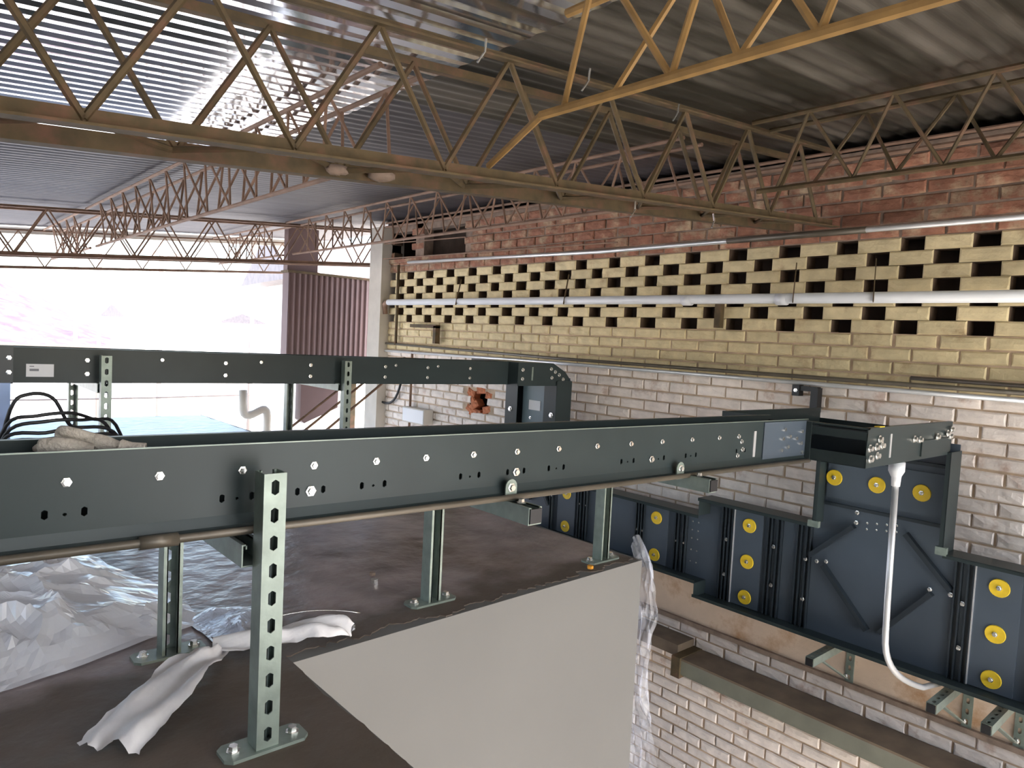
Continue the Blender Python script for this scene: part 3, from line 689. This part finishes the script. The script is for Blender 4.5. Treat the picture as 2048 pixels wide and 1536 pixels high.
# chamfered bend at the wall end
bd = MB(); pts = [(3.12, -0.076), (3.12, 0.078), (3.44, 0.078), (3.56, 0.02), (3.62, -0.04), (3.62, -0.076)]
k = len(pts)
bd.add([(x, -0.10, zz) for x, zz in pts] + [(x, 0.40, zz) for x, zz in pts], [tuple(reversed(range(k))), tuple(range(k, 2*k))] + [(i, (i+1) % k, k + (i+1) % k, k + i) for i in range(k)])
bb = bd.build('down_bend', 'tray', ft)
for x, dz in ((3.16, 0.03), (3.16, -0.03), (3.42, 0.04), (3.46, 0.02), (3.50, 0.0), (3.43, -0.02), (3.54, -0.03)): bolt(bb, (x, -0.10, dz), '-y', 0.009, 0.010)
MB().box((3.24, -0.104, -0.04), (3.252, -0.10, 0.05)).build('joint_rib', 'galv', bb)
for xf, xr, yr, lab in ((0.733, 0.72, 4.14, 'slotted strut frame under the far tray, by the black cables'), (1.90, 1.87, 4.16, 'slotted strut frame under the far tray, in front of the brown chute')):
    f = thing('tray_support', lab, 'support', (0, 0, 0), 'far tray supports')
    strut('post', (xf, 3.50, 0.006), (0, 0, 1), 0.60, (0, -1, 0), True, f)
    strut('rear_post', (xr, yr + 0.0413, 0.006), (0, 0, 1), 0.475, (0, 1, 0), True, f)
    strut('cross_bar', ((xf + xr)/2, 3.542, 0.440), (0, 1, 0), yr - 3.542, (0, 0, -1), False, f)
    base_plate(f, xf, 3.52); base_plate(f, xr, yr + 0.02)

# ------------------------------------------------------------------ wall pipes, conduits and brackets
p = thing('wall_pipe', 'thick grey-white pipe along the middle of the pierced brickwork', 'pipe', (3.73, -0.5, 1.064))
MB().tube([(0, 0, 0), (0, 6.62, 0.012)], 0.0285, 14).build('pipe', 'pvc', p, True)
for y in (2.48, 3.1): MB().tube([(0, y, 0), (0, y + 0.06, 0)], 0.033, 14).build('coupling', 'pvc', p, True)
for y in (2.04, 2.46, 4.2, 5.5):
    MB().obox((0.036, y, 0.20), (-0.034, y - 0.03, -0.02), 0.005, 0.014).build('strap', 'rust', p)
MB().tube(bez((0, 6.62, 0.01), (0, 6.70, 0.01), (0.02, 6.72, -0.02), (0.03, 6.72, -0.10)), 0.026, 10).build('bend', 'rust_pink', p, True)
p = thing('wall_conduit', 'grey conduit between the red brick and the pierced courses', 'conduit', (3.765, -0.5, 1.415))
MB().tube([(0, 0, 0.004), (0, 3.9, -0.004), (0, 6.35, 0.042)], 0.014, 10).build('pipe', 'conduit', p, True)
MB().tube([(0, 2.1, 0.0), (0, 2.9, 0.0)], 0.017, 10).build('sleeve', 'conduit_dull', p, True)
p = thing('wall_conduit', 'upper of two thin conduits below the pierced courses', 'conduit', (3.77, -0.5, 0.645))
MB().tube([(0, 0, -0.002), (0, 4.3, 0.002), (0, 6.7, 0.028)], 0.011, 10).build('pipe', 'conduit_dull', p, True)
p = thing('wall_conduit', 'lower of two thin conduits below the pierced courses', 'conduit', (3.765, -0.5, 0.611))
MB().tube([(0, 0, -0.002), (0, 4.3, 0.002), (0, 6.7, -0.012)], 0.012, 10).build('pipe', 'conduit', p, True)
p = thing('wall_conduit', 'short rusty stub pipe on the cream brick at the right', 'pipe', (3.76, -0.5, 0.672))
MB().tube([(0, 0, -0.004), (0, 1.83, 0.006)], 0.010, 8).build('pipe', 'conduit_dull', p, True)
p = thing('wall_hook', 'black hook bracket on the wall above the junction', 'bracket', (3.78, 1.83, 0.54))
MB().box((-0.05, 0.045, 0.0), (0.0, 0.085, 0.06)).box((-0.04, -0.05, 0.03), (0.0, 0.05, 0.055)).box((-0.05, -0.06, -0.08), (0.0, -0.02, 0.05)).build('hook_plate', 'black', p)
bolt(p, (-0.05, 0.065, 0.03), '-x', 0.008, 0.008)
p = thing('wall_hook', 'brown angled bracket below the pierced courses at the left', 'bracket', (3.78, 5.30, 0.84))
MB().box((-0.05, 0.0, 0.0), (0.0, 0.42, 0.03)).box((-0.05, 0.0, -0.14), (0.0, 0.04, 0.02)).build('bracket_plate', 'rust', p)
p = thing('wall_clamp', 'rusty drop clamp under the thick pipe', 'bracket', (3.76, 2.42, 0.90))
MB().box((-0.02, -0.02, 0.0), (0.02, 0.02, 0.15)).build('strap', 'rust', p)
# beam low on the wall
bm = thing('steel_beam', 'olive steel beam fixed low along the white brick', 'beam', (0, 0, 0))
MB().box((3.575, -0.4, -1.092), (3.79, 2.43, -1.080)).build('top_flange', 'beam_dirt', bm)
MB().box((3.575, -0.4, -1.175), (3.59, 2.43, -1.092)).build('face', 'beam_green', bm)
MB().box((3.59, -0.4, -1.187), (3.79, 2.43, -1.175)).build('bottom_flange', 'beam_green', bm)
MB().box((3.56, 2.40, -1.20), (3.79, 2.46, -1.075)).build('end_bracket', 'rust', bm)
MB().box((3.62, 2.46, -1.10), (3.79, 3.4, -1.03)).build('stub', 'beam_dirt', bm)
# brackets under the wall duct
for y, lab in ((1.545, 'left strut bracket under the tall wall duct'), (1.005, 'middle strut bracket under the tall wall duct'), (0.80, 'right strut bracket under the tall wall duct')):
    b = thing('wall_bracket', lab, 'bracket', (0, 0, 0), 'brackets under the wall duct')
    strut('arm', (3.38, y, -0.702), (1, 0, 0), 0.40, (0, 0, 1), True, b)
    strut('wall_post', (3.78, y - 0.03, -0.93), (0, 0, 1), 0.24, (-1, 0, 0), True, b)
    MB().box((3.376, y - 0.017, -0.742), (3.381, y + 0.017, -0.706)).build('end_cap', 'black', b)
    MB().obox((3.50, y, -0.745), (3.76, y - 0.02, -0.90), 0.03, 0.006).build('brace', 'galv', b)
    bolt(b, (3.74, y - 0.03, -0.88), '-x', 0.009, 0.01)
# white conduit hanging from the junction
vc = thing('drop_conduit', 'bright metal conduit dropping from the junction in front of the wall duct', 'conduit', (0, 0, 0))
path = [(3.0, 1.085, 0.30), (3.0, 1.078, -0.20), (3.0, 1.075, -0.33)] + bez((3.0, 1.075, -0.33), (3.0, 1.075, -0.47), (3.15, 1.06, -0.56), (3.40, 1.05, -0.655), 10)[1:] + [(3.66, 1.04, -0.70)]
MB().tube(path, 0.0125, 12).build('pipe', 'conduit', vc, True)
MB().tube([(3.0, 1.085, 0.362), (3.0, 1.085, 0.325), (3.0, 1.085, 0.305), (3.0, 1.084, 0.300), (3.0, 1.084, 0.265)], [0.030, 0.030, 0.020, 0.018, 0.016], 12).build('connector', 'pvc', vc, True)
# small fittings on the far part of the wall
p = thing('junction_box', 'white junction box low on the wall left of the broken hole', 'box', (3.80, 5.55, 0.04))
MB().box((-0.10, -0.17, -0.09), (0, 0.19, 0.05)).build('box', 'plaster_pale', p); MB().box((-0.104, -0.16, -0.08), (-0.10, 0.18, 0.04)).build('lid', 'label', p)
p = thing('cable_loop', 'dark cable hanging in a loop on the white wall below the far tray', 'cable', (3.77, 5.95, 0.45))
MB().tube(bez((0, -0.1, 0.1), (0.0, -0.05, -0.35), (0.0, 0.1, -0.45), (0, 0.45, -0.32), 14), 0.012, 8).build('cable', 'black', p, True)
p = thing('wall_conduit', 'vertical thin pipe on the wall beside the cable loop', 'pipe', (3.77, 5.72, -0.1))
MB().tube([(0, 0, 0.0), (0, 0.0, 0.72)], 0.012, 8).build('pipe', 'rust_pink', p, True)
p = thing('wall_conduit', 'rusty vertical pipe at the left end of the pierced brickwork', 'pipe', (3.77, 6.02, 0.66))
MB().tube([(0, 0, 0.0), (0, 0.0, 0.78)], 0.014, 8).build('pipe', 'rust', p, True)
for i, (y0, lab) in enumerate(((5.2, 'lower diagonal stay rod between slab and wall'), (5.5, 'upper diagonal stay rod between slab and wall'), (5.0, 'right diagonal stay rod between slab and wall'))):
    p = thing('stay_rod', lab, 'rod', (2.15 + i * 0.03, y0 + 0.2, -0.35)); MB().tube([(0, 0, 0), (1.45, 0.45, 0.85)], 0.011, 8).build('rod', 'rust_pink', p, True)

# ------------------------------------------------------------------ brown corrugated chute
ch = thing('metal_chute', 'brown corrugated metal chute standing at the far end of the wall', 'chute', (0.085, 7.2, 0))
def corr_panel(x0, x1, y, z0, z1, z0b=None, pitch=0.062, amp=0.010):
    mb = MB(); n = int((x1 - x0) / pitch * 6); vs = []; fs = []
    for i in range(n + 1):
        x = x0 + (x1 - x0) * i / n; s = max(-0.8, min(0.8, 1.3 * math.sin(2 * pi * (x - x0) / pitch))) * amp
        zb = z0 if z0b is None else z0 + (z0b - z0) * i / n
        vs += [(x, y + s, zb), (x, y + s, z1), (x, y + s + 0.002, zb), (x, y + s + 0.002, z1)]
    for i in range(n):
        a = 4 * i; fs += [(a, a+4, a+5, a+1), (a+2, a+3, a+7, a+6), (a+1, a+5, a+7, a+3), (a, a+2, a+6, a+4)]
    return mb.add(vs, fs)
corr_panel(3.10, 4.05, 0, 0.22, 1.37).build('front_sheet', 'chute', ch)
MB().box((3.10, 0.012, 0.22), (3.11, 0.15, 1.37)).box((4.04, 0.012, 0.22), (4.05, 0.15, 1.37)).box((3.10, 0.15, 0.22), (4.05, 0.16, 1.37)).build('side_sheets', 'chute', ch)
MB().box((3.08, -0.016, 1.355), (4.07, 0.17, 1.38)).build('top_frame', 'rust', ch)
MB().box((3.10, 0.05, 1.38), (3.44, 0.15, 1.84)).build('neck', 'chute', ch)
MB().box((3.09, -0.012, 0.205), (4.06, 0.165, 0.225)).build('lower_frame', 'rust', ch)
lowm = MB(); pts = [(3.28, 0.21), (3.72, 0.21), (3.72, -0.08), (3.33, -0.24), (3.28, -0.20)]
lowm.add([(x, 0.02, zz) for x, zz in pts] + [(x, 0.15, zz) for x, zz in pts], [tuple(range(5)), tuple(reversed(range(5, 10)))] + [((i+1) % 5, i, 5 + i, 5 + (i+1) % 5) for i in range(5)])
lowm.build('outlet', 'chute', ch)
for x in (3.2, 3.95): MB().box((x - 0.03, 0.09, -2.6), (x + 0.03, 0.15, 0.21)).build('leg', 'rust', ch)

# ------------------------------------------------------------------ things lying on the slab and tray
def film(name, outline, centre, h, seed, mat, label, cat, rings=22, per=8, crease=0.03, z0=0.004):
    pts = []
    m = len(outline)
    for i in range(m):
        a = Vector(outline[i]); b = Vector(outline[(i+1) % m])
        for j in range(per): pts.append(a.lerp(b, j / per))
    c = Vector(centre); n = len(pts); vs = []; fs = []
    def ht(x, y, t):
        q = Vector((x * 4.2, y * 4.2, seed)); q2 = Vector((x * 9, y * 9, seed + 7))
        rdg = 1 - abs(noise.noise(q)) * 2.4; rdg2 = 1 - abs(noise.noise(q2)) * 2.4
        e = min(1.0, (1 - t) * 3.0)
        return z0 + e * (h * (1 - t * t) ** 0.8 + crease * max(0, rdg) ** 7 + crease * 0.6 * max(0, rdg2) ** 5 + 0.01 * noise.noise(q2))
    vs.append((c.x, c.y, ht(c.x, c.y, 0)))
    for r_ in range(1, rings + 1):
        t = r_ / rings
        for p_ in pts:
            w_ = c.lerp(p_, t); j = 0.012 * noise.noise(Vector((w_.x * 14, w_.y * 14, seed))) if r_ == rings else 0
            vs.append((w_.x + j, w_.y + j, ht(w_.x, w_.y, t)))
    for i in range(n): fs.append((0, 1 + i, 1 + (i+1) % n))
    for r_ in range(rings - 1):
        for i in range(n):
            a = 1 + r_ * n + i; b = 1 + r_ * n + (i+1) % n; fs.append((a, a + n, b + n, b))
    o = MB().add(vs, fs).build(name, mat, None, False)
    return tag(o, label, cat)
film('plastic_sheet', [(-0.35, 2.72), (0.274, 2.70), (0.486, 2.66), (0.541, 2.38), (0.606, 2.15), (0.620, 1.91), (0.585, 1.83), (0.480, 1.81), (0.343, 1.752), (0.176, 1.703), (-0.2, 1.62), (-0.5, 1.9), (-0.55, 2.4)], (0.16, 2.18), 0.06, 3.3, 'plastic', 'crumpled clear plastic sheet spread on the slab at the left', 'plastic sheet', crease=0.030)
film('foil_sheet', [(0.585, 1.87), (0.66, 1.93), (0.745, 1.87), (0.74, 1.72), (0.66, 1.66), (0.59, 1.70)], (0.665, 1.79), 0.004, 8.1, 'foil', 'wrinkled silver film on the slab between the two legs', 'foil', rings=10, per=5, crease=0.012)
def ribbon(path, widths, name, mat, seed, amp=0.018, n=14):
    """folded strip: cross-section folded into pleats, lying on the slab"""
    mb = MB(); k = len(path); vs = []; fs = []
    for i, p_ in enumerate(path):
        a = Vector(path[max(0, i-1)]); b = Vector(path[min(k-1, i+1)]); d = (b - a).normalized(); sd = Vector((-d.y, d.x, 0))
        for j in range(n + 1):
            u = j / n - 0.5; nz = noise.noise(Vector((u * 3.4, i * 0.16, seed)))
            hgt = 0.006 + amp * (0.5 + 0.5 * math.cos(u * pi * 3.3 + seed + 0.25 * i)) * math.cos(u * pi * 0.92) + 0.020 * abs(nz) + p_[2]
            w_ = widths[i] * (1 + 0.12 * noise.noise(Vector((i * 0.9, u * 2, seed + 4))))
            q = Vector((p_[0], p_[1], 0)) + sd * (u * w_) + d * (0.012 * noise.noise(Vector((j * 0.8, i * .3, seed + 9))))
            vs.append((q.x, q.y, max(0.003, hgt)))
    for i in range(k - 1):
        for j in range(n): a = i * (n + 1) + j; fs.append((a, a + 1, a + n + 2, a + n + 1))
    return mb.add(vs, fs).build(name, mat, None, True)
def resample(ctrl, n):
    out = []
    m = len(ctrl) - 1
    for i in range(n + 1):
        t = i / n * m; k = min(int(t), m - 1); u = t - k
        p0 = ctrl[max(0, k-1)]; p1 = ctrl[k]; p2 = ctrl[k+1]; p3 = ctrl[min(m, k+2)]
        out.append(tuple(0.5 * (2*b + (-a + c)*u + (2*a - 5*b + 4*c - d)*u*u + (-a + 3*b - 3*c + d)*u**3) for a, b, c, d in zip(p0, p1, p2, p3)))
    return out
pa = resample([(0.295, 1.355, 0, 0.115), (0.35, 1.41, 0.01, 0.12), (0.42, 1.475, 0.018, 0.12), (0.49, 1.555, 0.02, 0.10), (0.545, 1.60, 0.015, 0.085), (0.575, 1.63, 0.0, 0.06)], 26)
tag(ribbon([q[:3] for q in pa], [q[3] for q in pa], 'cloth_strip', 'cloth', 1.3), 'long folded off-white wrapping strip lying on the dark slab', 'wrapping')
pa = resample([(0.575, 1.66, 0, 0.07), (0.64, 1.63, 0.01, 0.09), (0.72, 1.60, 0.012, 0.07), (0.79, 1.585, 0.020, 0.10), (0.845, 1.565, 0.018, 0.09), (0.875, 1.545, 0.0, 0.04)], 26)
tag(ribbon([q[:3] for q in pa], [q[3] for q in pa], 'cloth_strip', 'cloth', 5.2, amp=0.03), 'crumpled white wrapping bunched behind the front post', 'wrapping')
# glove lying in the near tray
gl = thing('work_glove', 'dirty knitted work glove lying on the near tray', 'glove', (0.235, 1.385, 0.522))
gl.scale = (0.66, 0.66, 0.72)
def sausage(pts, rs): return MB().tube(resample([(*p_, 0) for p_ in pts], 14) and [q[:3] for q in resample([(*p_, 0) for p_ in pts], 14)], [r for r in [rs[min(len(rs)-1, int(i/14*(len(rs)-1)))] + (rs[min(len(rs)-1, int(i/14*(len(rs)-1))+1)] - rs[min(len(rs)-1, int(i/14*(len(rs)-1)))]) * ((i/14*(len(rs)-1)) % 1) for i in range(15)]], 12)
sausage([(0.125, -0.055, 0.028), (0.08, -0.01, 0.034), (0.03, 0.03, 0.042), (-0.01, 0.055, 0.056), (-0.018, 0.060, 0.058)], [0.006, 0.022, 0.026, 0.022, 0.006]).build('palm', 'glove', gl, True)
sausage([(0.05, -0.03, 0.025), (0.01, -0.02, 0.032), (-0.03, 0.0, 0.034), (-0.06, 0.012, 0.034), (-0.066, 0.014, 0.034)], [0.012, 0.020, 0.021, 0.018, 0.005]).build('finger', 'glove', gl, True)
sausage([(0.03, 0.02, 0.030), (-0.01, 0.035, 0.028), (-0.05, 0.05, 0.025), (-0.07, 0.055, 0.022)], [0.015, 0.016, 0.015, 0.004]).build('finger', 'glove', gl, True)
sausage([(0.07, 0.0, 0.045), (0.03, 0.01, 0.056), (-0.005, 0.03, 0.064), (-0.02, 0.04, 0.066)], [0.010, 0.014, 0.014, 0.004]).build('finger', 'glove', gl, True)
sausage([(0.16, -0.075, 0.022), (0.13, -0.06, 0.026), (0.11, -0.045, 0.03)], [0.02, 0.018, 0.02]).build('cuff', 'glove', gl, True)
# loose ends
tag(MB().tube(bez((0.70, 1.74, 0.012), (0.80, 1.73, 0.03), (0.88, 1.70, 0.03), (0.96, 1.655, 0.012)), 0.0016, 6).build('wire_offcut', 'zinc', None, True), 'thin silver wire offcut curving over the slab edge', 'wire')
for (x, y, r, mt, lab) in ((1.161, 1.935, 0.010, 'mortar', 'small rubble crumb on the slab behind the middle leg'), (1.130, 1.872, 0.013, 'zinc', 'dropped nut on the slab left of the middle leg'),
                     (1.81, 1.60, 0.011, 'orange', 'orange plastic plug on the slab edge near the right leg'), (0.90, 1.60, 0.016, 'plaster_white', 'chip of white plaster at the end of the wrapping')):
    mb = MB(); mb.prism([(math.cos(a * pi / 3) * r * random.uniform(.8, 1.2), math.sin(a * pi / 3) * r * random.uniform(.8, 1.2)) for a in range(6)], 0, r * 0.9)
    tag(mb.build('debris_bit', mt, None, False, (x, y, 0.0)), lab, 'debris')
# hanging film at the slab corner
hv = []; hf = []
nu, nv = 12, 40
for j in range(nv + 1):
    t = j / nv
    for i in range(nu + 1):
        u = i / nu
        wd = 0.035 + 0.045 * math.sin(t * 5.0 + 0.6) ** 2
        x = 2.06 + 0.012 * u + 0.028 * noise.noise(Vector((u * 6, t * 14, 1))) + 0.02 * t
        y = 1.60 - u * wd - 0.05 * t * u + 0.012 * noise.noise(Vector((u * 5, t * 9, 4)))
        zz = 0.030 - t * 0.95 + (0.05 * (1 - t) * math.sin(u * pi))
        if t < 0.06: y += 0.03 * (1 - t / 0.06)
        hv.append((x, y, zz))
for j in range(nv):
    for i in range(nu): a = j * (nu + 1) + i; hf.append((a, a + 1, a + nu + 2, a + nu + 1))
tag(MB().add(hv, hf).build('hanging_film', 'thin_film', None, False), 'torn clear film hanging down the white slab corner', 'plastic sheet')
# black cables behind the near tray
for i, (pts, lab) in enumerate((
    ([(0.31, 2.8, 0.455), (0.36, 2.8, 0.505), (0.43, 2.82, 0.49), (0.48, 2.84, 0.40), (0.55, 2.9, 0.33)], 'topmost arching black cable behind the near tray'),
    ([(0.30, 2.8, 0.405), (0.38, 2.78, 0.435), (0.48, 2.8, 0.440), (0.56, 2.85, 0.41), (0.64, 2.9, 0.38)], 'second black cable from the top of the bundle'),
    ([(0.30, 2.78, 0.385), (0.40, 2.76, 0.418), (0.50, 2.78, 0.418), (0.60, 2.84, 0.385)], 'third black cable from the top of the bundle'),
    ([(0.29, 2.75, 0.37), (0.40, 2.73, 0.385), (0.50, 2.76, 0.395), (0.62, 2.80, 0.36)], 'fourth black cable from the top of the bundle'),
    ([(0.29, 2.74, 0.35), (0.40, 2.72, 0.365), (0.52, 2.75, 0.37), (0.64, 2.80, 0.34)], 'lowest black cable of the bundle'))):
    full = [(pts[0][0] - 0.06, pts[0][1] + 0.15, 0.006)] + [(pts[0][0] - 0.035, pts[0][1] + 0.1, 0.2)] + pts + [(pts[-1][0] + 0.10, pts[-1][1] + 0.1, 0.14), (pts[-1][0] + 0.15, pts[-1][1] + 0.12, 0.008)]
    q = [v[:3] for v in resample([(*v, 0) for v in full], 40)]
    tag(MB().tube([(a, b, max(c, 0.006)) for a, b, c in q], 0.006, 8).build('black_cable', 'black', None, True), lab, 'cable', 'black cables behind the near tray')
tag(MB().box((0.05, 3.02, 0.0), (0.335, 3.032, 0.525)).build('blue_board', 'blue', None), 'pale blue board standing at the left edge', 'board')

# ------------------------------------------------------------------ outside
hv = []; hf = []; nu, nv = 60, 16
for j in range(nv + 1):
    for i in range(nu + 1):
        x = -90 + i * 3.0; y = 55 + j * 3.5
        e = max(0.0, min(1.0, (22 - x) / 22)); prof = math.sin(min(1.0, j / nv * 1.15) * pi / 2)
        hv.append((x, y, -2.7 + e * prof * 13.5 + e * 1.2 * noise.noise(Vector((x * .25, y * .25, 0))) * prof))
for j in range(nv):
    for i in range(nu): a = j * (nu + 1) + i; hf.append((a, a + 1, a + nu + 2, a + nu + 1))
tag(MB().add(hv, hf).build('hill', 'hill'), 'pinkish hillside dense with housing beyond the yard', kind='structure')
def house(x, y, w, d, h, rh, lab, rot=0.0, base=-2.6):
    t = thing('house', lab, 'house', (x, y, base), 'houses beyond the yard', (0, 0, rot))
    MB().box((-w/2, -d/2, 0), (w/2, d/2, h)).build('walls', 'house', t)
    o = 0.4
    MB().add([(-w/2 - o, -d/2 - o, h), (w/2 + o, -d/2 - o, h), (w/2 + o, d/2 + o, h), (-w/2 - o, d/2 + o, h), (-w/2 - o, 0, h + rh), (w/2 + o, 0, h + rh)],
             [(0, 1, 5, 4), (2, 3, 4, 5), (0, 4, 3), (1, 2, 5), (3, 2, 1, 0)]).build('roof', 'house_roof', t)
house(9.7, 36, 3.2, 4, 3.55, 0.55, 'pale low house left of the poles beyond the yard')
house(19.2, 46, 3.4, 5, 3.6, 0.6, 'pale low house in the middle distance behind the tall pole', 0.2)
house(6.9, 12.6, 2.6, 3, 4.2, 0.9, 'pale shed with pitched roof right behind the chute', -0.15)
for x, y, h, lab in ((4.2, 24, 6.2, 'leftmost thin pole outside the opening'), (5.0, 25, 6.6, 'second thin pole from the left outside the opening'), (5.4, 20, 5.6, 'third thin pole from the left outside the opening'), (7.4, 19, 6.4, 'rightmost pole outside, next to the brown chute')):
    p = thing('utility_pole', lab, 'pole', (x, y, -2.6), 'poles outside the opening')
    MB().tube([(0, 0, 0), (0, 0, h)], [0.07, 0.05], 8).build('shaft', 'wood_pole', p, True); MB().box((-0.5, -0.04, h - 0.5), (0.5, 0.04, h - 0.4)).build('cross_arm', 'wood_pole', p)
for i in range(3):
    p = thing('overhead_wire', ('lowest', 'middle', 'top')[i] + ' sagging overhead wire outside the opening', 'wire', (0, 0, 0), 'overhead wires')
    MB().tube([(-1 + 12 * t / 10, 10.2 + 0.2 * i, -0.40 + 0.32 * i + 0.045 * t + 0.02 * (t - 5) ** 2 * 0.4) for t in range(11)], 0.012, 5).build('strand', 'wood_pole', p)
p = thing('vent_pipe', 'white bent vent pipe outside beyond the slab', 'pipe', (0, 7.5, 0))
MB().tube([(2.85, 0, 0.10), (2.855, 0, -0.10)] + bez((2.86, 0, -0.12), (2.87, 0, -0.20), (2.95, 0, -0.17), (3.02, 0, -0.13), 6) + bez((3.03, 0, -0.125), (3.11, 0, -0.08), (3.12, 0, -0.14), (3.12, 0, -0.22), 6) + [(3.12, 0, -2.6)], 0.042, 12).build('pipe', 'plaster_pale', p, True)
